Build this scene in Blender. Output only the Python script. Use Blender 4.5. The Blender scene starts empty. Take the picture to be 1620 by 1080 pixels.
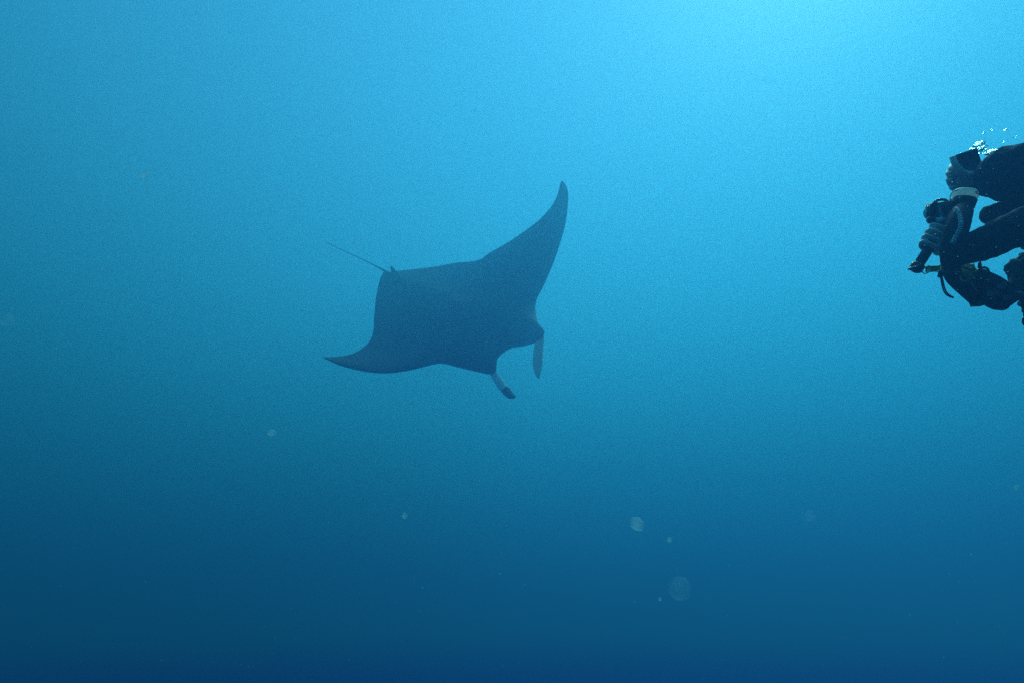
import bpy, bmesh, math, random
import numpy as np
from mathutils import Vector, Matrix, Quaternion, noise
random.seed(7)
SC = bpy.context.scene
COL = SC.collection

# ---------------------------------------------------------------- camera
PITCH = 23.9
cam = bpy.data.cameras.new('camera')
CAM = bpy.data.objects.new('camera', cam); COL.objects.link(CAM); SC.camera = CAM
cam.sensor_width = 36.0; cam.lens = 22.0; cam.clip_start = 0.02; cam.clip_end = 3000
CAM.location = (0, 0, 0)
CAM.rotation_euler = (math.radians(90 + PITCH), 0, 0)
FPX = 22.0 / 36.0 * 1620
CR = Matrix.Rotation(math.radians(90 + PITCH), 3, 'X')
def P(px, py, d):                                   # picture position and metres ahead -> a point in the sea
    return CR @ Vector(((px - 810) / FPX * d, -(py - 540) / FPX * d, -d))
RIGHT, UP, BACK = CR @ Vector((1, 0, 0)), CR @ Vector((0, 1, 0)), CR @ Vector((0, 0, 1))

# ---------------------------------------------------------------- daylight
SUN_AZ, SUN_EL = 39.0, 54.3
w = bpy.data.worlds.new('World'); SC.world = w; w.use_nodes = True
nt = w.node_tree
sky = nt.nodes.new('ShaderNodeTexSky'); sky.sky_type = 'NISHITA'; sky.sun_disc = False
sky.sun_elevation = math.radians(SUN_EL); sky.sun_rotation = math.radians(SUN_AZ)
nt.links.new(sky.outputs[0], nt.nodes['Background'].inputs[0])
nt.nodes['Background'].inputs[1].default_value = 0.05
# the wavy surface spreads the sun over a wide patch, so nothing this deep throws a hard shadow
sun = bpy.data.lights.new('sun', 'SUN'); sun.energy = 5.0; sun.angle = math.radians(32); sun.color = (1.0, 0.98, 0.95)
so = bpy.data.objects.new('sun', sun); COL.objects.link(so)
so.rotation_euler = (math.radians(90 - SUN_EL), 0, math.radians(180 - SUN_AZ))
so.location = (5, 8, 20)
vs = SC.view_settings
vs.view_transform = 'Standard'; vs.look = 'None'; vs.gamma = 1.0; vs.use_curve_mapping = False
vs.exposure = 1.76
SC.cycles.volume_bounces = 0
SC.cycles.max_bounces = 6
SC.cycles.transparent_max_bounces = 32
SC.cycles.use_denoising = False

# ---------------------------------------------------------------- helpers
def tag(o, label=None, cat=None, group=None, kind=None):
    if label: o['label'] = label
    if cat: o['category'] = cat
    if group: o['group'] = group
    if kind: o['kind'] = kind
    return o
def empty(name, loc):
    o = bpy.data.objects.new(name, None); COL.objects.link(o); o.location = loc; o.empty_display_size = 0.1
    return o
def obj(name, bm, mats, parent=None, smooth=True, loc=None):
    """links one bmesh (built in world space) as ONE mesh object; its origin is put at loc or at its own middle"""
    bmesh.ops.recalc_face_normals(bm, faces=bm.faces)
    c = Vector(loc) if loc is not None else sum((v.co for v in bm.verts), Vector()) / max(1, len(bm.verts))
    bmesh.ops.translate(bm, vec=-c, verts=bm.verts)
    me = bpy.data.meshes.new(name); bm.to_mesh(me); bm.free()
    for m in (mats if isinstance(mats, (list, tuple)) else [mats]): me.materials.append(m)
    if smooth:
        me.polygons.foreach_set('use_smooth', [True] * len(me.polygons))
    o = bpy.data.objects.new(name, me); COL.objects.link(o)
    place(o, c, parent)
    return o
def place(o, c, parent):
    wp = Vector((0, 0, 0)); q = parent
    while q is not None:
        wp += q.location; q = q.parent
    o.location = Vector(c) - wp
    if parent is not None: o.parent = parent
def catmull(pts, n):
    """smooth resample of rows (any width) through the control points"""
    p = np.array([list(x) for x in pts], float)
    p = np.vstack([2 * p[0] - p[1], p, 2 * p[-1] - p[-2]])
    out = []
    for i in range(1, len(p) - 2):
        for k in range(n):
            t = k / n
            out.append(0.5 * (2 * p[i] + (p[i + 1] - p[i - 1]) * t + (2 * p[i - 1] - 5 * p[i] + 4 * p[i + 1] - p[i + 2]) * t * t
                              + (3 * p[i] - p[i - 1] - 3 * p[i + 1] + p[i + 2]) * t ** 3))
    out.append(p[-2])
    return np.array(out)
def tube(bm, pts, rad, seg=14, n=6, flat=1.0, flat_dir=None, dome=True, smooth_path=True):
    """a swept round (or flattened) limb through pts with a radius at each; closed by domed ends"""
    rows = [list(p) + [r] for p, r in zip(pts, rad)]
    rows = catmull(rows, n) if (smooth_path and len(rows) > 1) else np.array(rows)
    C = [Vector(r[:3]) for r in rows]; Rr = [float(r[3]) for r in rows]
    tang = []
    for i in range(len(C)):
        t = C[min(i + 1, len(C) - 1)] - C[max(i - 1, 0)]
        tang.append(t.normalized() if t.length > 1e-9 else Vector((0, 0, 1)))
    if dome:
        for end in (0, -1):
            base, t, r = C[end], tang[end] * (-1 if end == 0 else 1), Rr[end]
            ext = [(base + t * r * s, r * math.sqrt(max(1 - s * s, 0.0)) + 1e-5) for s in (0.5, 0.85, 0.985)]
            for c, rr in ext:
                if end == 0: C.insert(0, c); Rr.insert(0, rr); tang.insert(0, tang[0])
                else: C.append(c); Rr.append(rr); tang.append(tang[-1])
    ref = Vector(flat_dir) if flat_dir is not None else (Vector((0, 0, 1)) if abs(tang[0].z) < 0.9 else Vector((1, 0, 0)))
    rings = []
    u = None
    for c, r, t in zip(C, Rr, tang):
        u = (ref if (u is None or flat_dir is not None) else u)
        u = (u - t * u.dot(t)); u.normalize()
        v = t.cross(u)
        rings.append([bm.verts.new(c + (u * math.cos(a) * flat + v * math.sin(a)) * r)
                      for a in (2 * math.pi * k / seg for k in range(seg))])
    for a, b in zip(rings[:-1], rings[1:]):
        for k in range(seg):
            bm.faces.new((a[k], a[(k + 1) % seg], b[(k + 1) % seg], b[k]))
    bm.faces.new(rings[0][::-1]); bm.faces.new(rings[-1])
    return bm
def cyl(bm, a, b, r, r2=None, seg=24, bevel=0.0):
    """a straight round body with chamfered rims"""
    a, b = Vector(a), Vector(b); r2 = r if r2 is None else r2
    L = (b - a).length; t = (b - a) / L; e = min(bevel, L * 0.4)
    if e > 0: return tube(bm, [a, a + t * e, b - t * e, b], [r - e, r, r2, r2 - e], seg, 1, dome=False, smooth_path=False)
    return tube(bm, [a, b], [r, r2], seg, 1, dome=False, smooth_path=False)
def box(bm, c, X, Y, Z, bevel=0.0):
    """box with centre c and half-extent vectors X, Y, Z"""
    c, X, Y, Z = map(Vector, (c, X, Y, Z))
    n0 = set(bm.verts)
    r = bmesh.ops.create_cube(bm, size=2)
    for v in r['verts']: v.co = c + X * v.co.x + Y * v.co.y + Z * v.co.z
    if bevel:
        ed = list({e for v in r['verts'] for e in v.link_edges})
        bmesh.ops.bevel(bm, geom=ed, offset=bevel, segments=3, affect='EDGES', profile=0.6)
    return bm
def blob(bm, c, X, Y, Z, sub=3, amp=0.0, freq=3.0, seed=0.0):
    c, X, Y, Z = map(Vector, (c, X, Y, Z))
    r = bmesh.ops.create_icosphere(bm, subdivisions=sub, radius=1)
    for v in r['verts']:
        p = v.co.copy()
        if amp: p *= 1 + amp * noise.noise(p * freq + Vector((seed, seed * 1.7, -seed)))
        v.co = c + X * p.x + Y * p.y + Z * p.z
    return bm
def torus(bm, c, n, R, r, seg=28, ring=10, a0=0.0, a1=2 * math.pi):
    c, n = Vector(c), Vector(n).normalized()
    u = n.orthogonal().normalized(); v = n.cross(u)
    full = abs(a1 - a0 - 2 * math.pi) < 1e-6
    rows = []
    for i in range(seg if full else seg + 1):
        a = a0 + (a1 - a0) * i / seg; d = u * math.cos(a) + v * math.sin(a)
        rows.append([bm.verts.new(c + d * (R + r * math.cos(b)) + n * r * math.sin(b)) for b in (2 * math.pi * k / ring for k in range(ring))])
    m = len(rows)
    for i in range(m if full else m - 1):
        for k in range(ring):
            bm.faces.new((rows[i][k], rows[i][(k + 1) % ring], rows[(i + 1) % m][(k + 1) % ring], rows[(i + 1) % m][k]))
    return bm
def fuse(bms, voxel, smooth=2):
    """melts overlapping closed shapes into one continuous skin"""
    bm = bmesh.new()
    for b in bms:
        me = bpy.data.meshes.new('tmp'); b.to_mesh(me); bm.from_mesh(me); b.free(); bpy.data.meshes.remove(me)
    bmesh.ops.recalc_face_normals(bm, faces=bm.faces)
    me = bpy.data.meshes.new('tmp'); bm.to_mesh(me); bm.free()
    o = bpy.data.objects.new('tmp', me); COL.objects.link(o)
    m = o.modifiers.new('r', 'REMESH'); m.mode = 'VOXEL'; m.voxel_size = voxel
    if smooth:
        s = o.modifiers.new('s', 'SMOOTH'); s.iterations = smooth; s.factor = 0.5
    dg = bpy.context.evaluated_depsgraph_get()
    out = bmesh.new(); out.from_object(o, dg)
    bpy.data.objects.remove(o); bpy.data.meshes.remove(me)
    return out

# ---------------------------------------------------------------- materials
def mat(name, base, rough=0.6, spec=0.4, var=0.0, scale=20.0, bump=0.0, bscale=60.0, metal=0.0, base2=None, trans=0.0):
    m = bpy.data.materials.new(name); m.use_nodes = True
    n = m.node_tree; b = n.nodes['Principled BSDF']
    b.inputs['Roughness'].default_value = rough; b.inputs['Specular IOR Level'].default_value = spec; b.inputs['Metallic'].default_value = metal
    b.inputs['Base Color'].default_value = (*base, 1)
    tc = n.nodes.new('ShaderNodeTexCoord')
    if var or base2:
        t = n.nodes.new('ShaderNodeTexNoise'); t.inputs['Scale'].default_value = scale; t.inputs['Detail'].default_value = 6
        n.links.new(tc.outputs['Object'], t.inputs['Vector'])
        r = n.nodes.new('ShaderNodeValToRGB')
        r.color_ramp.elements[0].position = 0.35; r.color_ramp.elements[1].position = 0.68
        r.color_ramp.elements[0].color = (*base, 1)
        r.color_ramp.elements[1].color = (*(base2 or [min(1, c * (1 + var)) for c in base]), 1)
        n.links.new(t.outputs['Fac'], r.inputs[0]); n.links.new(r.outputs[0], b.inputs['Base Color'])
    if bump:
        t2 = n.nodes.new('ShaderNodeTexNoise'); t2.inputs['Scale'].default_value = bscale; t2.inputs['Detail'].default_value = 5
        n.links.new(tc.outputs['Object'], t2.inputs['Vector'])
        bp = n.nodes.new('ShaderNodeBump'); bp.inputs['Strength'].default_value = bump; bp.inputs['Distance'].default_value = 0.01
        n.links.new(t2.outputs['Fac'], bp.inputs['Height']); n.links.new(bp.outputs[0], b.inputs['Normal'])
    return m
M = {
 'back':    mat('manta_back', (0.014, 0.017, 0.022), 0.75, 0.2, base2=(0.06, 0.068, 0.075), scale=1.6, bump=0.25, bscale=40),
 'belly':   mat('manta_belly', (0.62, 0.64, 0.62), 0.7, 0.2, var=0.25, scale=3.0),
 'fin':     mat('manta_fin_white', (0.92, 0.93, 0.92), 0.7, 0.2, var=0.1, scale=3.0),
 'lobe_shaded':    mat('manta_lobe_shaded', (0.34, 0.36, 0.37), 0.7, 0.2, var=0.4, scale=5.0),  # grey for white skin, its shade put into the base colour
 'eye':     mat('manta_eye', (0.01, 0.01, 0.012), 0.2, 0.5),
 'neoprene':mat('neoprene', (0.010, 0.011, 0.014), 0.85, 0.15, base2=(0.024, 0.026, 0.032), scale=35, bump=0.5, bscale=55),
 'skin':    mat('skin', (0.66, 0.56, 0.48), 0.55, 0.35, base2=(0.76, 0.66, 0.58), scale=30, bump=0.3, bscale=120),
 'nylon':   mat('black_nylon', (0.012, 0.013, 0.017), 0.8, 0.2, base2=(0.03, 0.034, 0.04), scale=60, bump=0.5, bscale=150),
 'plastic': mat('black_plastic', (0.014, 0.015, 0.018), 0.45, 0.4, var=0.6, scale=40),
 'alu':     mat('anodised_arm', (0.02, 0.022, 0.027), 0.4, 0.5, base2=(0.04, 0.044, 0.05), scale=50, metal=0.3),
 'grey':    mat('grey_housing', (0.42, 0.46, 0.48), 0.35, 0.5, var=0.4, scale=30),
 'pale':    mat('pale_diffuser', (0.80, 0.80, 0.78), 0.5, 0.4, var=0.12, scale=25),
 'olive':   mat('olive_cord', (0.50, 0.56, 0.16), 0.6, 0.3, base2=(0.66, 0.70, 0.28), scale=70),
 'lime':    mat('lime_tab', (0.60, 0.68, 0.22), 0.55, 0.3, var=0.3, scale=50),
 'panel':   mat('teal_grey_panel', (0.26, 0.31, 0.33), 0.6, 0.3, var=0.4, scale=40),
 'cord':    mat('grey_cord', (0.72, 0.72, 0.70), 0.5, 0.4, var=0.3, scale=80),
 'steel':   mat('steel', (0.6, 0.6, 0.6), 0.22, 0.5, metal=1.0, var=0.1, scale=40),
 'strap':   mat('white_strap', (0.7, 0.7, 0.68), 0.7, 0.2, var=0.1, scale=60),
 'glass':   mat('dark_port_glass', (0.05, 0.07, 0.08), 0.06, 0.7),
 'hair':    mat('dark_hair', (0.015, 0.012, 0.01), 0.6, 0.3, var=0.5, scale=90),
 'tank':    mat('tank_paint', (0.35, 0.36, 0.36), 0.35, 0.5, var=0.15, scale=15),
}
def add_translucent(m, fac, colour):
    n = m.node_tree; out = n.nodes['Material Output']; b = n.nodes['Principled BSDF']
    t = n.nodes.new('ShaderNodeBsdfTranslucent'); t.inputs[0].default_value = (*colour, 1)
    x = n.nodes.new('ShaderNodeMixShader'); x.inputs[0].default_value = fac
    n.links.new(b.outputs[0], x.inputs[1]); n.links.new(t.outputs[0], x.inputs[2]); n.links.new(x.outputs[0], out.inputs['Surface'])
add_translucent(M['pale'], 0.65, (0.95, 0.95, 0.93))
add_translucent(M['fin'], 0.5, (0.95, 0.95, 0.95))
add_translucent(M['lobe_shaded'], 0.6, (0.55, 0.58, 0.60))
M['skin'].node_tree.nodes['Principled BSDF'].inputs['Subsurface Weight'].default_value = 0.35
M['skin'].node_tree.nodes['Principled BSDF'].inputs['Subsurface Scale'].default_value = 0.02
def glassy(name, fac, colour, rough=0.9):
    """mostly clear: thin pale body standing for an out-of-focus speck"""
    m = bpy.data.materials.new(name); m.use_nodes = True; n = m.node_tree; n.nodes.clear()
    out = n.nodes.new('ShaderNodeOutputMaterial'); mx = n.nodes.new('ShaderNodeMixShader')
    tr = n.nodes.new('ShaderNodeBsdfTransparent'); d = n.nodes.new('ShaderNodeBsdfDiffuse'); tl = n.nodes.new('ShaderNodeBsdfTranslucent')
    m2 = n.nodes.new('ShaderNodeMixShader'); m2.inputs[0].default_value = 0.5
    d.inputs[0].default_value = tl.inputs[0].default_value = (*colour, 1)
    n.links.new(d.outputs[0], m2.inputs[1]); n.links.new(tl.outputs[0], m2.inputs[2])
    tc = n.nodes.new('ShaderNodeTexCoord'); t = n.nodes.new('ShaderNodeTexNoise'); t.inputs['Scale'].default_value = 60; t.inputs['Detail'].default_value = 2
    mp = n.nodes.new('ShaderNodeMapRange'); mp.inputs['From Min'].default_value = 0.3; mp.inputs['From Max'].default_value = 0.7
    mp.inputs['To Min'].default_value = fac * 0.5; mp.inputs['To Max'].default_value = fac * 1.5
    n.links.new(tc.outputs['Object'], t.inputs['Vector']); n.links.new(t.outputs['Fac'], mp.inputs['Value'])
    n.links.new(mp.outputs[0], mx.inputs[0])
    n.links.new(tr.outputs[0], mx.inputs[1]); n.links.new(m2.outputs[0], mx.inputs[2]); n.links.new(mx.outputs[0], out.inputs['Surface'])
    return m

# ---------------------------------------------------------------- the sea
def sea_material(name, ext, sca, g):
    """absorption and scattering per metre, red green blue, the same everywhere inside"""
    m = bpy.data.materials.new(name); m.use_nodes = True; n = m.node_tree; n.nodes.clear()
    out = n.nodes.new('ShaderNodeOutputMaterial'); ab = n.nodes.new('ShaderNodeVolumeAbsorption')
    sa = [e - s for e, s in zip(ext, sca)]; d = max(sa)
    ab.inputs['Density'].default_value = d; ab.inputs['Color'].default_value = (*[1 - x / d for x in sa], 1)
    v = n.nodes.new('ShaderNodeVolumeScatter'); ds = max(sca)
    v.inputs['Color'].default_value = (*[x / ds for x in sca], 1); v.inputs['Density'].default_value = ds; v.inputs['Anisotropy'].default_value = g
    a = n.nodes.new('ShaderNodeAddShader'); n.links.new(ab.outputs[0], a.inputs[0]); n.links.new(v.outputs[0], a.inputs[1])
    n.links.new(a.outputs[0], out.inputs['Volume'])
    return m
SURFACE = 16.9                                                   # metres of water above the camera
def water():
    bm = bmesh.new(); box(bm, (0, 0, (SURFACE - 80) / 2), (260, 0, 0), (0, 260, 0), (0, 0, (SURFACE + 80) / 2))
    tag(obj('water', bm, sea_material('sea_water', (0.1300, 0.0530, 0.0690), (0.0011, 0.0034, 0.0640), 0.33), smooth=False), 'deep blue open sea water', kind='structure')
    hz = sea_material('gradient_haze', (0.00600, 0.0212, 0.01638), (0.00400, 0.0205, 0.0124), 0.33)
    for k, z0 in enumerate((-1.2, 3.6)):           # greener layers added to tint the glow above and darken the view down
        z1 = SURFACE - 0.05 * (k + 1); e = 258 - 2 * k
        bm = bmesh.new(); box(bm, (0, 0, (z0 + z1) / 2), (e, 0, 0), (0, e, 0), (0, 0, (z1 - z0) / 2))
        tag(obj('gradient_haze', bm, hz, smooth=False), 'greener haze added to grade the water colour towards the sea surface', kind='stuff')
water()

# ---------------------------------------------------------------- manta ray
def rodrigues(r):
    r = Vector(r); return Quaternion(r.normalized(), r.length).to_matrix()
def manta():
    D = 13.5
    S = 3.709 * D / 12.0                                       # half span in metres
    Rm = rodrigues((-0.428, -0.864, -2.114))                   # x its right, y ahead, z its back, in the camera's axes
    c0 = P(713.3, 492.3, D)
    RW = CR @ Rm                                               # to world
    BL, BRt, CL, CRr = 0.979, 0.672, -0.366, -0.230            # how the two wings curl and sweep
    def bent(x, y, z=0.0):
        a = abs(x); left = x < 0
        b = BL if left else BRt; c = CL if left else CRr
        sx = math.sin(b * a) / b; sz = (1 - math.cos(b * a)) / b
        nx, nz = -math.sin(b * a), math.cos(b * a)
        s = -1 if left else 1
        return Vector((s * (sx + nx * z), y - c * a * a, sz + nz * z))
    Rinv = Rm.transposed()
    def to_pix(x, y):
        q = Rm @ (bent(x, y) * S) + Vector(((713.3 - 810) / FPX * D, -(492.3 - 540) / FPX * D, -D))
        return np.array([810 + FPX * q.x / -q.z, 540 - FPX * q.y / -q.z])
    def from_pix(px, guess):
        g = np.array(guess, float); t = np.array(px, float)
        for _ in range(40):
            r = to_pix(*g) - t
            J = np.stack([(to_pix(g[0] + 1e-4, g[1]) - to_pix(*g)) / 1e-4, (to_pix(g[0], g[1] + 1e-4) - to_pix(*g)) / 1e-4], 1)
            st = np.linalg.solve(J + 1e-9 * np.eye(2), -r); st = np.clip(st, -0.1, 0.1); g = g + st
            if abs(st).max() < 1e-6: break
        return g
    # outline of the disc: from the mouth's middle along each leading edge to the tip, and from the tail root along each trailing edge
    LE_L = [(812, 545), (843, 540), (862, 529), (852, 513), (847, 490), (850, 471), (861.5, 449), (876, 415), (887, 382), (895, 352), (899, 315), (896.5, 296), (890, 286)]
    TE_L = [(606, 431), (635, 428), (687, 422), (721, 416), (756, 412), (773, 401), (806, 382), (835, 362), (854, 347), (872, 327), (882, 308), (886, 291), (890, 286)]
    LE_R = [(812, 545), (799, 552), (787, 565), (784, 588), (769, 588), (739, 581.5), (706, 573.5), (687, 575), (647, 585), (610, 589.6), (572, 586), (535, 576.5), (509, 564.4)]
    TE_R = [(606, 431), (600, 446), (595, 471), (592, 501), (590, 527), (580, 545), (558, 559), (532, 564), (509, 564.4)]
    def local(lst, side, tip, ahead):
        out = []; g = [0.02 * side, 0.4 if ahead else -0.5]
        for p in lst: g = from_pix(p, g); out.append(g.copy())
        return np.array(out)
    def resample(l, n):
        s = catmull(l, 12); d = np.r_[0, np.cumsum(np.hypot(*np.diff(s, axis=0).T))]
        return s, d
    def by_u(l, us):
        s = catmull(l, 16)
        d = np.r_[0, np.cumsum(np.abs(np.diff(s[:, 0])) + 0.12 * np.abs(np.diff(s[:, 1])))]; d /= d[-1]
        return np.stack([np.interp(us, d, s[:, 0]), np.interp(us, d, s[:, 1])], 1)
    NU, NV = 46, 30
    us = 1 - (1 - np.linspace(0, 1, NU + 1)) ** 1.25
    vs_ = (1 - np.cos(np.linspace(0, math.pi, NV + 1))) / 2
    halves = {}
    for side, le, te in ((-1, LE_L, TE_L), (1, LE_R, TE_R)):
        A = by_u(local(le, side, None, True), us); B = by_u(local(te, side, None, False), us)
        halves[side] = (A, B)
    mid = (halves[-1][0][0] + halves[1][0][0]) / 2, (halves[-1][1][0] + halves[1][1][0]) / 2
    cols = []
    for side in (-1, 1):
        A, B = halves[side]; A = A.copy(); B = B.copy(); A[0] = mid[0]; B[0] = mid[1]
        idx = range(NU, 0, -1) if side == -1 else range(0, NU + 1)
        cols += [(side * us[i], A[i], B[i]) for i in idx]
    bm = bmesh.new()
    top, bot = [], []
    for u, a, b in cols:
        rt, rb = [], []
        for j, v in enumerate(vs_):
            p = a * (1 - v) + b * v
            prof = (v ** 0.45) * ((1 - v) ** 0.95) * 2.05
            x = abs(p[0])
            wing = 0.055 * (1 - abs(u)) ** 0.75
            bodyT = 0.055 * math.exp(-(x / 0.26) ** 2)
            ht = (wing + bodyT) * prof; hb = (wing * 0.7 + bodyT * 0.75) * prof
            # mouth: a lip that stays open at the front
            lip = 0.010 * math.exp(-(x / 0.16) ** 4) * math.exp(-(v / 0.05) ** 2)
            zt, zb = ht + lip, -(hb + lip)
            ripple = 0.004 * noise.noise(Vector((p[0] * 5, p[1] * 5, 0))) * min(1, 6 * v * (1 - v))
            rt.append(bm.verts.new(RW @ (bent(p[0], p[1], zt + ripple) * S) + c0))
            rb.append(rt[-1] if (j == NV or abs(u) > 0.9999) else bm.verts.new(RW @ (bent(p[0], p[1], zb) * S) + c0))
        top.append(rt); bot.append(rb)
    faces_top, faces_bot = [], []
    def quad(vs, store, mi):
        vv = []
        for v in vs:
            if v not in vv: vv.append(v)
        if len(vv) >= 3:
            try: f = bm.faces.new(vv); f.material_index = mi
            except ValueError: pass
    for i in range(len(cols) - 1):
        for j in range(NV):
            quad((top[i][j], top[i + 1][j], top[i + 1][j + 1], top[i][j + 1]), faces_top, 0)
            quad((bot[i][j], bot[i][j + 1], bot[i + 1][j + 1], bot[i + 1][j]), faces_bot, 1)
        quad((top[i][0], bot[i][0], bot[i + 1][0], top[i + 1][0]), None, 0)
    bmesh.ops.remove_doubles(bm, verts=bm.verts, dist=1e-5)
    bmesh.ops.recalc_face_normals(bm, faces=bm.faces)
    N, F, Rt = RW @ Vector((0, 0, 1)), RW @ Vector((0, 1, 0)), RW @ Vector((1, 0, 0))
    extras = []
    # tail: a long thin whip from the root
    def W(x, y, z=0.0): return RW @ (bent(x, y, z) * S) + c0
    tr = W(0, mid[1][1] + 0.10, 0.018); t0 = W(0, mid[1][1], 0.012)
    tb = bmesh.new()
    dt = -(CR.transposed() @ t0).z
    tail_pts = [tr, t0] + [t0.lerp(P(515, 382, dt + 0.5), f) + UP * 0.012 * math.sin(f * 5.5) for f in (0.18, 0.4, 0.6, 0.8, 1.0)]
    tube(tb, tail_pts, [0.045, 0.024, 0.012, 0.010, 0.009, 0.007, 0.004], 8, 5)
    extras.append((tb, 0))
    # small dorsal fin just ahead of the tail
    db = bmesh.new()
    base = W(0, mid[1][1] + 0.125, 0.03)
    prof = [(-0.11, -0.05, .012), (-0.115, 0.06, .010), (-0.125, 0.13, .008), (-0.10, 0.165, .006), (-0.065, 0.13, .010), (-0.01, 0.05, .018), (0.08, -0.05, .016)]
    ra = [db.verts.new(base + F * a * 2.0 + N * b * 1.25 + Rt * t) for a, b, t in prof]; rb_ = [db.verts.new(base + F * a * 2.0 + N * b * 1.25 - Rt * t) for a, b, t in prof]
    db.faces.new(ra); db.faces.new(rb_[::-1])
    for k in range(len(prof)): db.faces.new((ra[k], rb_[k], rb_[(k + 1) % len(prof)], ra[(k + 1) % len(prof)]))
    extras.append((db, 0))
    # cephalic fins: paddles that hang from the head's corners, dark outside, white inside, the left one's shade painted in as grey
    def paddle(path, widths, thick, roll, paint):
        """path of world points; a flat curled blade whose width direction is given per station"""
        b2 = bmesh.new(); rows = []
        pts = catmull([list(p) + [wd] + list(rl) for p, wd, rl in zip(path, widths, roll)], 6)
        L = len(pts)
        for k, r in enumerate(pts):
            c = Vector(r[:3]); wd = r[3]; wdir = Vector(r[4:7]).normalized()
            t = (Vector(pts[min(k + 1, L - 1)][:3]) - Vector(pts[max(k - 1, 0)][:3])).normalized()
            nrm = t.cross(wdir).normalized(); ring = []
            for a in range(16):
                th = 2 * math.pi * a / 16
                cx, cy = math.cos(th), math.sin(th)
                curl = 0.35 * wd * (cx * cx)
                ring.append(b2.verts.new(c + wdir * wd * cx + nrm * (thick * cy * (1 - 0.75 * cx * cx) + curl)))
            rows.append(ring)
        for i in range(L - 1):
            for k in range(16):
                f = b2.faces.new((rows[i][k], rows[i][(k + 1) % 16], rows[i + 1][(k + 1) % 16], rows[i + 1][k]))
                f.material_index = paint(i / (L - 1), math.cos(2 * math.pi * (k + .5) / 16), k < 8)
        b2.faces.new(rows[0][::-1]); b2.faces.new(rows[-1])
        return b2
    def scr(dx, dy, dz=0.0): return (RIGHT * dx - UP * dy + BACK * dz).normalized()
    def blade(path, nrm):                                       # width direction at each station for a blade facing nrm
        out = []
        for k in range(len(path)):
            t = (path[min(k + 1, len(path) - 1)] - path[max(k - 1, 0)]).normalized(); out.append(t.cross(nrm).normalized())
        return out
    dL = -(CR.transposed() @ W(-0.175, 0.40)).z
    lp = [P(850, 517, dL + .12), P(857, 530, dL + .02), P(855, 548, dL - .05), P(853, 570, dL - .10), P(852, 588, dL - .12), P(852, 598, dL - .12)]
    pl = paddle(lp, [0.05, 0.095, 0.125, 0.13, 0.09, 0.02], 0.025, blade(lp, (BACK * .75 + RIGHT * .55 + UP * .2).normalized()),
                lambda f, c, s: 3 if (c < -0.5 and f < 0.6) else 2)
    dR = -(CR.transposed() @ W(0.175, 0.40)).z
    rp = [P(779, 580, dR + .08), P(785, 590, dR), P(794, 602, dR - .06), P(803, 614, dR - .10), P(811, 624, dR - .12), P(815, 628, dR - .12)]
    pr = paddle(rp, [0.07, 0.15, 0.19, 0.19, 0.15, 0.04], 0.022, blade(rp, (RIGHT * .74 + UP * .58 + BACK * .36).normalized()),
                lambda f, c, s: 3 if (abs(c) > 0.88 or f < 0.55) else 0)
    extras += [(pl, None), (pr, None)]
    # join all into one continuous animal
    def as_obj(b, mi):
        bmesh.ops.recalc_face_normals(b, faces=b.faces)
        if mi is not None:
            for f in b.faces: f.material_index = mi
        me = bpy.data.meshes.new('tmp'); b.to_mesh(me); b.free(); me.materials.append(M['back']); me.materials.append(M['belly']); me.materials.append(M['lobe_shaded']); me.materials.append(M['fin'])
        o = bpy.data.objects.new('tmp', me); COL.objects.link(o); return o
    body = as_obj(bm, None); ex = [as_obj(*e) for e in extras]
    for e in ex:
        m = body.modifiers.new('u', 'BOOLEAN'); m.operation = 'UNION'; m.solver = 'EXACT'; m.object = e
    out = bmesh.new(); out.from_object(body, bpy.context.evaluated_depsgraph_get())
    for e in ex + [body]: bpy.data.objects.remove(e)
    root = empty('manta_ray', c0)
    tag(root, 'large black-backed manta ray gliding with wings raised and head fins hanging', 'manta ray')
    b = obj('body', out, [M['back'], M['belly'], M['lobe_shaded'], M['fin']], root, loc=c0)
    for s in (-1, 1):
        e = bmesh.new(); p = W(s * 0.185, 0.335 if s > 0 else 0.33, 0.0)
        blob(e, p + (Rt * s) * 0.02, Rt * 0.045, F * 0.06, N * 0.05, 2)
        obj('eye', e, M['eye'], root)
    return W
WM = manta()

# ---------------------------------------------------------------- diver
def crumple(bm, amp, freq, seed=0.0, where=None):
    bm.normal_update()
    for v in bm.verts:
        k = 1.0 if where is None else where(v.co)
        if k: v.co += v.normal * amp * k * noise.noise(v.co * freq + Vector((seed, -seed, seed * 0.5)))
    return bm
def arm_pts(lst): return [P(*q) for q in lst]
L_ARM = [(1716, 292, 1.95), (1688, 322, 1.82), (1652, 347, 1.73), (1585, 372, 1.77), (1532, 393, 1.81), (1503, 401, 1.85)]
R_ARM = [(1692, 290, 2.27), (1655, 282, 2.14), (1612, 273, 2.03), (1583, 278, 2.11), (1556, 285, 2.185)]
TORSO = [(1716, 268, 2.1), (1711, 312, 2.1), (1722, 380, 2.1), (1745, 460, 2.11), (1765, 530, 2.12), (1775, 585, 2.12)]
LEGS = [[(1768, 580, 2.12 + s * 0.09), (1790, 670, 2.12 + s * 0.11), (1802, 775, 2.12 + s * 0.12), (1860, 845, 2.14 + s * 0.12), (1930, 905, 2.18 + s * 0.12)] for s in (-1, 1)]
HANDLE_A, HANDLE_B = P(1503, 341, 1.90), P(1450, 424, 1.885)
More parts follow.
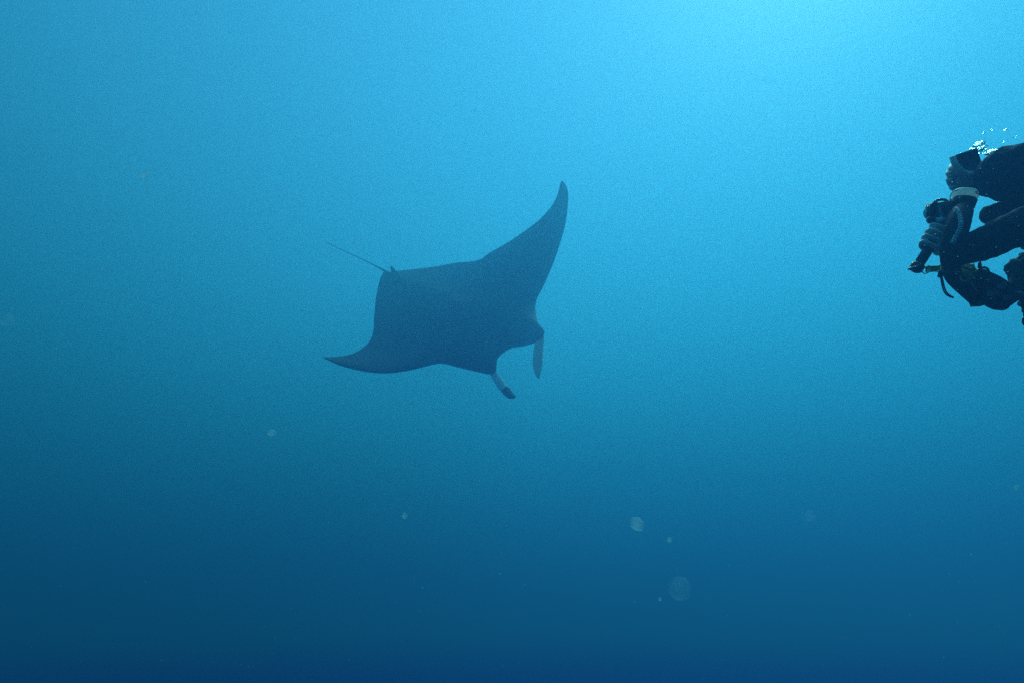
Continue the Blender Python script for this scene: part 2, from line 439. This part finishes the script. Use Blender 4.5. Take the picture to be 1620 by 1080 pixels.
def diver():
    hip = P(1775, 585, 2.12)
    root = empty('diver', hip)
    tag(root, 'scuba diver in black wetsuit reaching out both arms toward the manta ray', 'diver')
    parts = []
    def T(pts, rad, **k):
        b = bmesh.new(); tube(b, pts, rad, **k); parts.append(b)
    # trunk, neck, head
    T(arm_pts(TORSO), [0.10, 0.165, 0.155, 0.135, 0.15, 0.13], flat=0.66, flat_dir=RIGHT, seg=28)
    T([P(1722, 280, 2.1), P(1738, 232, 2.1), P(1751, 200, 2.1)], [0.065, 0.056, 0.055])
    h = bmesh.new(); blob(h, P(1756, 165, 2.1), RIGHT * 0.098, UP * 0.118, BACK * 0.078, 4); parts.append(h)
    T([P(1740, 200, 2.1), P(1722, 197, 2.1)], [0.045, 0.03])                                     # jaw and chin
    T([P(1714, 158, 2.1), P(1705, 170, 2.1), P(1701, 178, 2.1)], [0.008, 0.012, 0.015], seg=10)  # nose
    for s in (-1, 1): 
        e = bmesh.new(); blob(e, P(1762, 168, 2.1) + BACK * s * 0.078, RIGHT * 0.018, UP * 0.032, BACK * 0.010, 2); parts.append(e)
    # limbs
    T(arm_pts(L_ARM), [0.062, 0.052, 0.043, 0.042, 0.034, 0.027])
    T(arm_pts(R_ARM), [0.062, 0.052, 0.045, 0.042, 0.029])
    for lg in LEGS:
        T(arm_pts(lg), [0.085, 0.075, 0.055, 0.055, 0.036])
        a = P(*lg[-1]); T([a, a + RIGHT * 0.06 - UP * 0.05, a + RIGHT * 0.15 - UP * 0.12], [0.038, 0.040, 0.025], flat=0.7, flat_dir=UP)
    # near hand: four fingers closed round the rig's handle, thumb on the far side
    t = (HANDLE_B - HANDLE_A).normalized()
    e1 = (BACK - t * BACK.dot(t)).normalized(); e2 = (-RIGHT + RIGHT.dot(t) * t); e2 = (e2 - e1 * e2.dot(e1)).normalized()
    cs = [HANDLE_A + t * (0.060 + 0.0208 * i) for i in range(4)]
    for i, c in enumerate(cs):
        R0 = (0.0245, 0.026, 0.0255, 0.0235)[i]; end = (195, 205, 200, 180)[i]
        ph = [-85, -35, 20, 75, 130, end]
        T([c + (e1 * math.cos(math.radians(a)) + e2 * math.sin(math.radians(a))) * (R0 + (0.0065 if k in (1, 3) else -0.001)) for k, a in enumerate(ph)],
          [0.0088, 0.0092, 0.0080, 0.0084, 0.0076, 0.0066], seg=10, n=3)
    wr = P(*L_ARM[-1]); pm = (cs[1] + cs[2]) / 2 - e2 * 0.030 + e1 * 0.010
    T([wr, wr.lerp(pm, 0.5) + e1 * 0.004, pm], [0.026, 0.031, 0.030], flat=0.62, flat_dir=e1)
    T([cs[0] - e2 * 0.027 + e1 * 0.008, cs[3] - e2 * 0.027 + e1 * 0.006], [0.0115, 0.010])
    T([wr.lerp(pm, 0.45) - e1 * 0.01, cs[0] - e2 * 0.024 - e1 * 0.016, cs[0] + t * 0.004 - e1 * 0.027, cs[0] + t * 0.012 + e2 * 0.018 - e1 * 0.022], [0.015, 0.0125, 0.011, 0.009], seg=10)
    # far hand: raised, thumb up along the little camera, fingers curled behind it
    T([P(1558, 284, 2.185), P(1541, 288, 2.19), P(1523, 287, 2.19), P(1515, 286, 2.195)], [0.030, 0.038, 0.040, 0.034], flat=0.5, flat_dir=BACK)
    for r_, m_, b_, z_ in (((1518, 271), (1506, 268), (1507, 262), (1517, 260)), ((1514, 280), (1502, 276), (1503, 270), (1514, 268)),
                           ((1513, 289), (1502, 286), (1503, 280), (1514, 277)), ((1516, 298), (1507, 297), (1507, 291), (1517, 287))):
        T([P(*r_, 2.19), P(*m_, 2.192), P(*b_, 2.232), P(*z_, 2.245)], [0.0115, 0.0105, 0.0095, 0.008], seg=10, n=5)
    T([P(1537, 284, 2.172), P(1522, 274, 2.162), P(1513, 263, 2.165), P(1507.5, 251, 2.178)], [0.018, 0.0135, 0.0115, 0.0095], seg=12, n=5)
    body = fuse(parts, 0.0030, 1)
    obj('body', body, M['skin'], root)
    # wetsuit: a thicker skin that ends flat at wrists, neck and ankles
    parts = []
    def Wt(pts, rad, **k):
        b = bmesh.new(); tube(b, pts, rad, **k); parts.append(b)
    Wt(arm_pts(TORSO), [0.115, 0.18, 0.168, 0.147, 0.163, 0.14], flat=0.68, flat_dir=RIGHT, seg=28)
    Wt([P(1722, 285, 2.1), P(1737, 236, 2.1)], [0.08, 0.066], dome=False)
    Wt(arm_pts(L_ARM[:-1] + [(1506, 400, 1.845)]), [0.082, 0.068, 0.056, 0.050, 0.043, 0.037], dome=False, seg=20)
    Wt(arm_pts(R_ARM[:-1] + [(1560, 286, 2.18)]), [0.088, 0.094, 0.095, 0.080, 0.052], dome=False, seg=22)
    for lg in LEGS: Wt(arm_pts(lg), [0.102, 0.088, 0.066, 0.066, 0.046], seg=20)
    ws = fuse(parts, 0.006, 2)
    def nearwr(co): return 1.0
    crumple(ws, 0.008, 17, 3.0); crumple(ws, 0.0035, 55, 9.0)
    obj('wetsuit', ws, M['neoprene'], root)
    # hood
    hb = bmesh.new(); blob(hb, P(1763, 160, 2.1), RIGHT * 0.100, UP * 0.126, BACK * 0.090, 4)
    hc = bmesh.new(); tube(hc, [P(1726, 270, 2.1), P(1742, 232, 2.1), P(1760, 195, 2.1)], [0.088, 0.070, 0.072])
    obj('hood', fuse([hb, hc], 0.006, 3), M['neoprene'], root)
    # mask with two panes and a strap, regulator with its hose
    k = bmesh.new(); box(k, P(1711, 155, 2.1), RIGHT * 0.030, UP * 0.045, BACK * 0.085, 0.014); mk = obj('mask', k, M['plastic'], root)
    for s in (-1, 1):
        g = bmesh.new(); box(g, P(1694, 154, 2.1) + BACK * s * 0.042, RIGHT * 0.004, UP * 0.032, BACK * 0.034, 0.003); obj('pane', g, M['glass'], mk)
    g = bmesh.new(); torus(g, P(1753, 155, 2.1), UP, 0.106, 0.009, 40, 8); obj('strap', g, M['nylon'], mk)
    g = bmesh.new(); cyl(g, P(1713, 196, 2.1), P(1691, 199, 2.1), 0.030, 0.036, 28, 0.008); rg = obj('regulator', g, M['plastic'], root)
    g = bmesh.new(); tube(g, [P(1700, 199, 2.12), P(1712, 225, 2.30), P(1750, 215, 2.40), P(1775, 240, 2.25), P(1790, 262, 2.12)], [0.010] * 5, 10, 8); obj('hose', g, M['plastic'], rg)
    # tank on the back
    g = bmesh.new(); tube(g, [P(1812, 300, 2.1), P(1820, 400, 2.1), P(1842, 530, 2.1)], [0.088, 0.09, 0.088], 32, 6); tk = obj('tank', g, M['tank'], root)
    g = bmesh.new(); cyl(g, P(1806, 252, 2.1), P(1804, 226, 2.1), 0.024, None, 20, 0.005); obj('valve', g, M['steel'], tk)
    # buoyancy vest: crumpled bladder, pockets, shoulder straps
    vb = []
    b = bmesh.new(); tube(b, arm_pts([(1722, 305, 2.1), (1730, 380, 2.1), (1750, 455, 2.11), (1762, 505, 2.12)]), [0.19, 0.205, 0.19, 0.175], 28, flat=0.76, flat_dir=RIGHT); vb.append(b)
    for q, rr in (((1640, 436, 1.99), 0.076), ((1650, 470, 2.0), 0.062), ((1641, 430, 2.2), 0.075), ((1660, 370, 2.22), 0.07)):
        b = bmesh.new(); blob(b, P(*q), RIGHT * rr, UP * rr * 1.15, BACK * rr * 0.9, 3); vb.append(b)
    v = fuse(vb, 0.006, 3); crumple(v, 0.02, 26, 5.0); crumple(v, 0.009, 70, 1.0)
    vest = obj('buoyancy_vest', v, M['nylon'], root)
    g = bmesh.new(); tube(g, [P(1630, 466, 1.95), P(1624, 480, 1.945), P(1622, 499, 1.94)], [0.006, 0.007, 0.006], 10, 5); obj('strap', g, M['nylon'], vest)
    g = bmesh.new(); torus(g, P(1622.5, 508, 1.94), BACK + RIGHT * 0.4, 0.0125, 0.0034, 28, 10); obj('ring', g, M['plastic'], vest)
    g = bmesh.new(); box(g, P(1613, 463.5, 1.93), RIGHT * 0.014 - UP * 0.003, UP * 0.003, BACK * 0.004, 0.001); obj('webbing_end', g, M['strap'], vest)
    # swim fins
    for lg in LEGS:
        a = P(*lg[-1]) + RIGHT * 0.12 - UP * 0.10
        d = (RIGHT * 0.8 - UP * 0.55).normalized(); nrm = d.cross(BACK).normalized()
        b = bmesh.new(); n = 9; rows = []
        for i in range(n):
            f = i / (n - 1); wd = 0.055 + 0.06 * f; th = 0.03 * (1 - f) + 0.004
            c = a + d * (0.62 * f) + nrm * 0.05 * f * f
            rows.append([b.verts.new(c + BACK * wd * x + nrm * th * y) for x, y in ((-1, -.5), (-.9, .6), (0, .35), (.9, .6), (1, -.5), (0, -.6))])
        for i in range(n - 1):
            for j in range(6): b.faces.new((rows[i][j], rows[i][(j + 1) % 6], rows[i + 1][(j + 1) % 6], rows[i + 1][j]))
        b.faces.new(rows[0]); b.faces.new(rows[-1][::-1])
        obj('swim_fin', b, M['plastic'], root)
diver()

# ---------------------------------------------------------------- what the diver holds
def px_dir(dx, dy): return (RIGHT * dx - UP * dy).normalized()
def compact_camera():
    c = P(1529, 258.5, 2.205)
    root = empty('compact_camera', c)
    tag(root, 'small black compact camera gripped in the raised bare hand', 'camera')
    X, Y = px_dir(27, -9), px_dir(-9, -27)
    b = bmesh.new(); box(b, c, X * 0.033, Y * 0.033, BACK * 0.016, 0.006); obj('housing', b, M['plastic'], root)
    b = bmesh.new(); cyl(b, c - BACK * 0.015, c - BACK * 0.034, 0.020, 0.018, 24, 0.003); l = obj('lens', b, M['plastic'], root)
    b = bmesh.new(); cyl(b, c - BACK * 0.0335, c - BACK * 0.036, 0.014, None, 24); obj('glass', b, M['glass'], l)
    b = bmesh.new(); cyl(b, c + Y * 0.032 - X * 0.014, c + Y * 0.040 - X * 0.014, 0.007, None, 16, 0.002); obj('shutter_button', b, M['steel'], root)
compact_camera()
def torch():
    root = empty('dive_torch', P(1575, 338, 2.13))
    tag(root, 'black rounded dive torch tucked between the two outstretched arms', 'torch')
    b = bmesh.new(); tube(b, [P(1568, 340, 2.13), P(1590, 336, 2.12), P(1655, 330, 2.10)], [0.034, 0.038, 0.036], 24, 6); crumple(b, 0.003, 60); obj('barrel', b, M['nylon'], root)
    b = bmesh.new(); torus(b, P(1580, 338, 2.125), P(1590, 336, 2.12) - P(1568, 340, 2.13), 0.0355, 0.004, 32, 8); obj('bezel', b, M['plastic'], root)
torch()
def rig():
    root = empty('camera_rig', P(1490, 420, 1.88))
    tag(root, 'underwater camera with handle, pale strobe and jointed arms in the clenched hand', 'camera')
    A, B = HANDLE_A, HANDLE_B; t = (B - A).normalized()
    # handle
    b = bmesh.new(); cyl(b, A - t * 0.01, B - t * 0.012, 0.0145, None, 22, 0.003); hd = obj('handle', b, M['plastic'], root)
    b = bmesh.new(); cyl(b, B - t * 0.014, B + t * 0.010, 0.0195, 0.018, 24, 0.004); obj('end_cap', b, M['plastic'], hd)
    b = bmesh.new(); tube(b, [B - t * 0.012 + BACK * 0.018, B + BACK * 0.022 - RIGHT * 0.012, B + t * 0.004 - RIGHT * 0.02], [0.004, 0.005, 0.004], 8, 4); obj('end_bracket', b, M['alu'], hd)
    # camera housing with its lens port, screen and knobs
    hx, hy = px_dir(30, -5), px_dir(5, 30)
    hc = P(1489, 334, 1.93)
    b = bmesh.new(); box(b, hc, hx * 0.027, hy * 0.024, BACK * 0.022, 0.006); hs = obj('housing', b, M['grey'], root)
    b = bmesh.new(); box(b, hc + BACK * 0.0225 + hx * 0.004, hx * 0.017, hy * 0.015, BACK * 0.002, 0.001); obj('screen', b, M['glass'], hs)
    b = bmesh.new(); cyl(b, hc - hx * 0.024, hc - hx * 0.040 - BACK * 0.004, 0.021, 0.023, 26, 0.004); lp = obj('lens_port', b, M['plastic'], hs)
    b = bmesh.new(); cyl(b, hc - hx * 0.0395 - BACK * 0.004, hc - hx * 0.043 - BACK * 0.004, 0.016, None, 24); obj('glass', b, M['glass'], lp)
    b = bmesh.new(); tube(b, [hc - hx * 0.030 - hy * 0.020, hc - hx * 0.008 - hy * 0.034, hc + hx * 0.016 - hy * 0.032, hc + hx * 0.032 - hy * 0.014], [0.0045] * 4, 10, 6); obj('top_bar', b, M['alu'], hs)
    b = bmesh.new(); cyl(b, hc - hx * 0.014 - hy * 0.024, hc - hx * 0.014 - hy * 0.031, 0.007, None, 14, 0.002); obj('shutter_button', b, M['steel'], hs)
    for q, r, m in (((1474, 348, 1.91), 0.011, 'plastic'), ((1487, 350, 1.90), 0.012, 'grey'), ((1480, 357, 1.91), 0.013, 'plastic'), ((1494, 352, 1.895), 0.010, 'alu')):
        b = bmesh.new(); c = P(*q); cyl(b, c - hx * 0.012, c + hx * 0.012, r, r * 0.9, 16, 0.003); obj('knob', b, M[m], hs)
    # arm up to the strobe
    b = bmesh.new(); tube(b, [P(1503, 415, 1.80), P(1506, 390, 1.80), P(1516, 354, 1.82), P(1524, 334, 1.86)], [0.024, 0.030, 0.031, 0.026], 22, 6); fa = obj('float_arm', b, M['neoprene'], root)
    for q in ((1502, 420, 1.81), (1524, 331, 1.88)):
        b = bmesh.new(); blob(b, P(*q), RIGHT * 0.021, UP * 0.021, BACK * 0.021, 3); obj('ball_joint', b, M['alu'], fa)
    ax = px_dir(5.5, -27)
    s0 = P(1522.5, 331, 1.905)
    b = bmesh.new(); cyl(b, s0, s0 + ax * 0.036, 0.030, 0.0335, 30, 0.006); st = obj('strobe', b, M['plastic'], root)
    b = bmesh.new(); cyl(b, s0 + ax * 0.034, s0 + ax * 0.058, 0.0350, 0.0335, 34, 0.005); df = obj('diffuser', b, M['pale'], st)
    sx = BACK.cross(ax).normalized()
    if sx.dot(RIGHT) < 0: sx = -sx
    for k in range(3):                                        # the three small dark characters on the pale band
        th = math.radians(14 + k * 10); c = s0 + ax * 0.046 + (sx * math.sin(th) + BACK * math.cos(th)) * 0.0352
        tx = (sx * math.cos(th) - BACK * math.sin(th))
        b = bmesh.new()
        for yy in (-0.0042, 0.0, 0.0042):
            if k == 1 and yy == 0.0: continue
            box(b, c + ax * yy, tx * 0.0021, ax * 0.0009, (sx * math.sin(th) + BACK * math.cos(th)) * 0.0008)
        box(b, c - tx * (0.0016 if k != 2 else -0.0016), tx * 0.0008, ax * 0.005, (sx * math.sin(th) + BACK * math.cos(th)) * 0.0009)
        obj('marking', fuse([b], 0.0007, 0), M['plastic'], df)
    b = bmesh.new(); tube(b, [P(1514, 301, 1.89), P(1507, 304, 1.885), P(1503, 312, 1.885), P(1504, 319, 1.89)], [0.0014] * 4, 8, 6); obj('cord_loop', b, M['plastic'], st)
    # coiled sync cord
    path = catmull([list(P(*q)) for q in ((1510, 329, 1.813), (1517, 337, 1.807), (1520.5, 350, 1.773), (1518, 364, 1.770), (1511, 377, 1.770), (1506, 386, 1.775))], 40)
    pts = []; n = len(path)
    for i, p in enumerate(path):
        tg = Vector(path[min(i + 1, n - 1)] - path[max(i - 1, 0)]).normalized(); u = (BACK - tg * BACK.dot(tg)).normalized(); v = tg.cross(u)
        a = 2 * math.pi * 19 * i / n
        pts.append(Vector(p) + (u * math.cos(a) + v * math.sin(a)) * 0.0052)
    b = bmesh.new(); tube(b, pts, [0.0017] * len(pts), 6, 1, smooth_path=False); obj('coiled_cord', b, M['cord'], root)
    # tray joint and lime tab between handle and arm
    b = bmesh.new(); box(b, P(1476, 425.5, 1.885), px_dir(20, -1) * 0.0165, px_dir(1, 20) * 0.0085, BACK * 0.008, 0.002); obj('lime_tab', b, M['lime'], root)
    b = bmesh.new(); tube(b, [P(1457, 428, 1.87), P(1463, 433, 1.868), P(1469, 431, 1.87)], [0.0015] * 3, 6, 5); obj('wire_loop', b, M['cord'], root)
    # lower jointed arms
    b = bmesh.new(); tube(b, [P(1503, 424, 1.90), P(1518, 440, 1.92), P(1548, 470, 1.96)], [0.026, 0.033, 0.030], 20, 6); la = obj('lower_arm', b, M['neoprene'], root)
    b = bmesh.new(); box(b, P(1551, 474, 1.95), px_dir(1, -.35) * 0.020, px_dir(.35, 1) * 0.012, BACK * 0.020, 0.004); obj('clamp', b, M['alu'], la)
    b = bmesh.new(); tube(b, [P(1556, 468, 1.96), P(1572, 478, 1.97), P(1584, 481, 1.98)], [0.020, 0.022, 0.021], 18, 6); sa = obj('arm_segment', b, M['alu'], root)
    b = bmesh.new(); blob(b, P(1585, 480, 1.98), RIGHT * 0.023, UP * 0.023, BACK * 0.023, 3); obj('ball_joint', b, M['alu'], sa)
    b = bmesh.new(); tube(b, [P(1586, 479, 1.98), P(1606, 467, 1.99), P(1640, 450, 2.0)], [0.021, 0.019, 0.019], 18, 6); obj('arm_segment', b, M['alu'], root)
    b = bmesh.new(); tube(b, [P(1549, 437, 1.93), P(1572, 448, 1.95), P(1592, 458, 1.97)], [0.025, 0.026, 0.022], 18, 6); up = obj('upper_arm', b, M['plastic'], root)
    for q, wx, wy in (((1567, 462, 1.935), 0.022, 0.013), ((1589, 470, 1.955), 0.016, 0.010), ((1580, 453, 1.93), 0.015, 0.009)):
        b = bmesh.new(); box(b, P(*q), px_dir(1, -.22) * wx, px_dir(.22, 1) * wy, BACK * 0.010, 0.003); obj('buoyancy_block', b, M['panel'], up)
    b = bmesh.new(); blob(b, P(1562.5, 443.5, 1.905), RIGHT * 0.007, UP * 0.0032, BACK * 0.006, 2); obj('glint_blob', b, M['steel'], up)  # small steel blob added to give a glint here
    for q, nn in (((1550, 422, 1.90), BACK + RIGHT), ((1556, 430, 1.905), BACK - RIGHT * .3)):
        b = bmesh.new(); torus(b, P(*q), nn, 0.013, 0.0036, 24, 8); obj('shackle', b, M['plastic'], up)
    # olive line bundled below the forearm
    ob = bmesh.new(); blob(ob, P(1531, 428, 1.885), RIGHT * 0.022, UP * 0.022, BACK * 0.016, 3, 0.25, 2.5, 4); sp = obj('line_bundle', ob, M['olive'], root)
    for q, nn, R in (((1527, 421, 1.87), (.3, .9), 0.016), ((1533, 427, 1.868), (-.2, 1), 0.018), ((1536, 436, 1.872), (.5, .6), 0.013), ((1528, 438, 1.872), (-.6, .4), 0.014), ((1541, 424, 1.88), (.8, .2), 0.012)):
        b = bmesh.new(); torus(b, P(*q), BACK * 0.6 + RIGHT * nn[0] + UP * nn[1], R, 0.0028, 26, 8); obj('line_loop', b, M['olive'], sp)
    b = bmesh.new(); tube(b, [P(1500, 427, 1.865), P(1508, 430, 1.86), P(1519, 431, 1.862)], [0.0022] * 3, 8, 5); obj('cord_end', b, M['strap'], sp)
    b = bmesh.new(); tube(b, [P(1536, 446, 1.885), P(1541, 454, 1.90), P(1546, 462, 1.915)], [0.0022] * 3, 8, 5); obj('cord_end', b, M['cord'], sp)
    # hanging lanyard
    b = bmesh.new(); tube(b, [P(1486, 437, 1.88), P(1488, 433, 1.88), P(1493, 432, 1.88)], [0.005, 0.007, 0.005], 10, 4); ly = obj('lanyard_clip', b, M['plastic'], root)
    for o in (0, 1):
        b = bmesh.new(); tube(b, [P(1487.5 + o * 1.5, 428, 1.88), P(1489 + o * 2.5, 444, 1.88), P(1493 + o * 2.6, 460 - o, 1.88), P(1499 + o * 1.6, 467.5 - o * 1.8, 1.88), P(1507.5, 471 - o * .6, 1.88)], [0.0021, 0.0021, 0.0021, 0.0022, 0.0026], 8, 6)
        obj('lanyard_strand', b, M['nylon'], ly)
rig()

# ---------------------------------------------------------------- air bubbles
def bubbles():
    m = bpy.data.materials.new('air_bubble'); m.use_nodes = True; b = m.node_tree.nodes['Principled BSDF']
    b.inputs['Base Color'].default_value = (1, 1, 1, 1); b.inputs['Transmission Weight'].default_value = 1.0
    b.inputs['IOR'].default_value = 0.75; b.inputs['Roughness'].default_value = 0.22
    lst = [(1549, 228.5, 9.5, 4.2), (1540, 236, 7.5, 3.6), (1550, 236.5, 9, 3.8), (1545, 242.5, 6.5, 3.2), (1557, 234, 6, 3.0), (1556, 241, 5, 2.6), (1566, 241.5, 8, 3.6), (1575, 239, 6, 2.6),
           (1556, 211, 3.2, 1.3), (1569, 205.5, 3.0, 1.2), (1590, 206, 3.4, 1.3), (1606, 217, 2.8, 1.1), (1587, 225, 2.0, 1.0)]
    for i, (x, y, rx, ry) in enumerate(lst):
        d = 2.26 + 0.03 * math.sin(i * 2.3); s = d / FPX
        bm = bmesh.new(); X, Y = px_dir(1, -.35), px_dir(.35, 1)
        blob(bm, P(x, y, d), X * rx * s, Y * ry * s, BACK * rx * s * 0.8, 3, 0.22 if rx > 4 else 0.1, 1.8, i * 3.1)
        o = obj('air_bubble', bm, m)
        tag(o, 'flattened silvery air bubble in the cluster just above the small black camera' if i < 8 else 'tiny silvery air bubble rising above the upper sleeve', 'bubble',
            'bubbles clustered by the small camera' if i < 8 else 'small bubbles rising above the sleeve')
bubbles()

# ---------------------------------------------------------------- out-of-focus backscatter discs and marine snow
def blur_discs():  # translucent blobs added to stand for out-of-focus specks near the lens
    m1, m2 = glassy('backscatter_bright', 0.22, (0.55, 0.80, 0.90)), glassy('backscatter_faint', 0.055, (0.55, 0.80, 0.90))
    lst = [(1008, 828, 12, 10, 1, 'pale oval backscatter disc out of focus in dark water, the most solid of them'),
           (1075, 930, 18, 18, 2, 'largest and faintest round backscatter disc out of focus in dark water'),
           (228, 277, 7, 5, 1, None), (430, 684, 7, 5, 1, None), (640, 815, 5, 4, 1, None), (1608, 770, 4, 3.5, 1, None), (1059, 853, 4, 4, 1, None), (10, 506, 10, 10, 2, None), (1281, 815, 8, 8, 2, None), (1044, 947, 3, 2.5, 1, None)]
    for i, (x, y, rx, ry, k, lab) in enumerate(lst):
        d = 1.0 + 0.25 * ((i * 37) % 10) / 10; s = d / FPX; a = i * 0.9 + 0.6
        X = px_dir(math.cos(a), math.sin(a)); Y = px_dir(-math.sin(a), math.cos(a))
        bm = bmesh.new(); blob(bm, P(x, y, d), X * rx * s, Y * ry * s, BACK * ry * s, 3, 0.12, 2.0, i * 1.7)
        o = obj('backscatter', bm, (m1, m2)[k - 1])
        tag(o, lab or ('tiny pale backscatter speck out of focus alone in open water' if k == 1 else 'small faint round backscatter disc blurred into open water'), 'backscatter',
            None if lab else ('tiny backscatter specks in open water' if k == 1 else 'faint backscatter discs in open water'))
blur_discs()
def snow():
    m = bpy.data.materials.new('marine_snow'); m.use_nodes = True; n = m.node_tree; n.nodes.clear()
    out = n.nodes.new('ShaderNodeOutputMaterial'); mx = n.nodes.new('ShaderNodeMixShader'); d = n.nodes.new('ShaderNodeBsdfDiffuse'); tl = n.nodes.new('ShaderNodeBsdfTranslucent')
    d.inputs[0].default_value = tl.inputs[0].default_value = (0.72, 0.82, 0.86, 1)
    n.links.new(d.outputs[0], mx.inputs[1]); n.links.new(tl.outputs[0], mx.inputs[2]); n.links.new(mx.outputs[0], out.inputs['Surface'])
    rnd = random.Random(11); V, Fc = [], []
    def flake(c, r, el):
        q = Quaternion((rnd.gauss(0, 1), rnd.gauss(0, 1), rnd.gauss(0, 1), rnd.gauss(0, 1))).normalized()
        sc = Vector((el, rnd.uniform(.5, 1), rnd.uniform(.4, 1))); i = len(V)
        if el > 1.5: q = Quaternion(BACK, math.radians(rnd.gauss(18, 8))) @ CAM.rotation_euler.to_quaternion()
        for a in ((1, 0, 0), (0.1, 0.8, .25), (-1, 0, 0), (-.1, -0.8, .25)):
            p = Vector(a) * r * rnd.uniform(.7, 1.3); V.append(c + q @ Vector((p.x * sc.x, p.y * sc.y, p.z)))
        Fc.append((i, i + 1, i + 2)); Fc.append((i, i + 2, i + 3))
    for _ in range(5200):
        dd = 1.0 + 8.0 * rnd.random() ** 0.7
        flake(P(rnd.uniform(-900, 2500), rnd.uniform(-300, 1400), dd), rnd.uniform(0.0007, 0.0016) * rnd.choice((1, 1, 1, 1.6)) * (0.6 + 0.3 * dd), 1.0)
    for _ in range(150):
        flake(P(rnd.uniform(1470, 1800), rnd.uniform(180, 520), rnd.uniform(1.25, 1.62)), rnd.uniform(0.0007, 0.0015), rnd.choice((1, 1.6, 2.2)))
    me = bpy.data.meshes.new('marine_snow'); me.from_pydata([tuple(v) for v in V], [], Fc); me.materials.append(m)
    o = bpy.data.objects.new('marine_snow', me); COL.objects.link(o)
    tag(o, 'fine pale specks suspended throughout the water', kind='stuff')
snow()
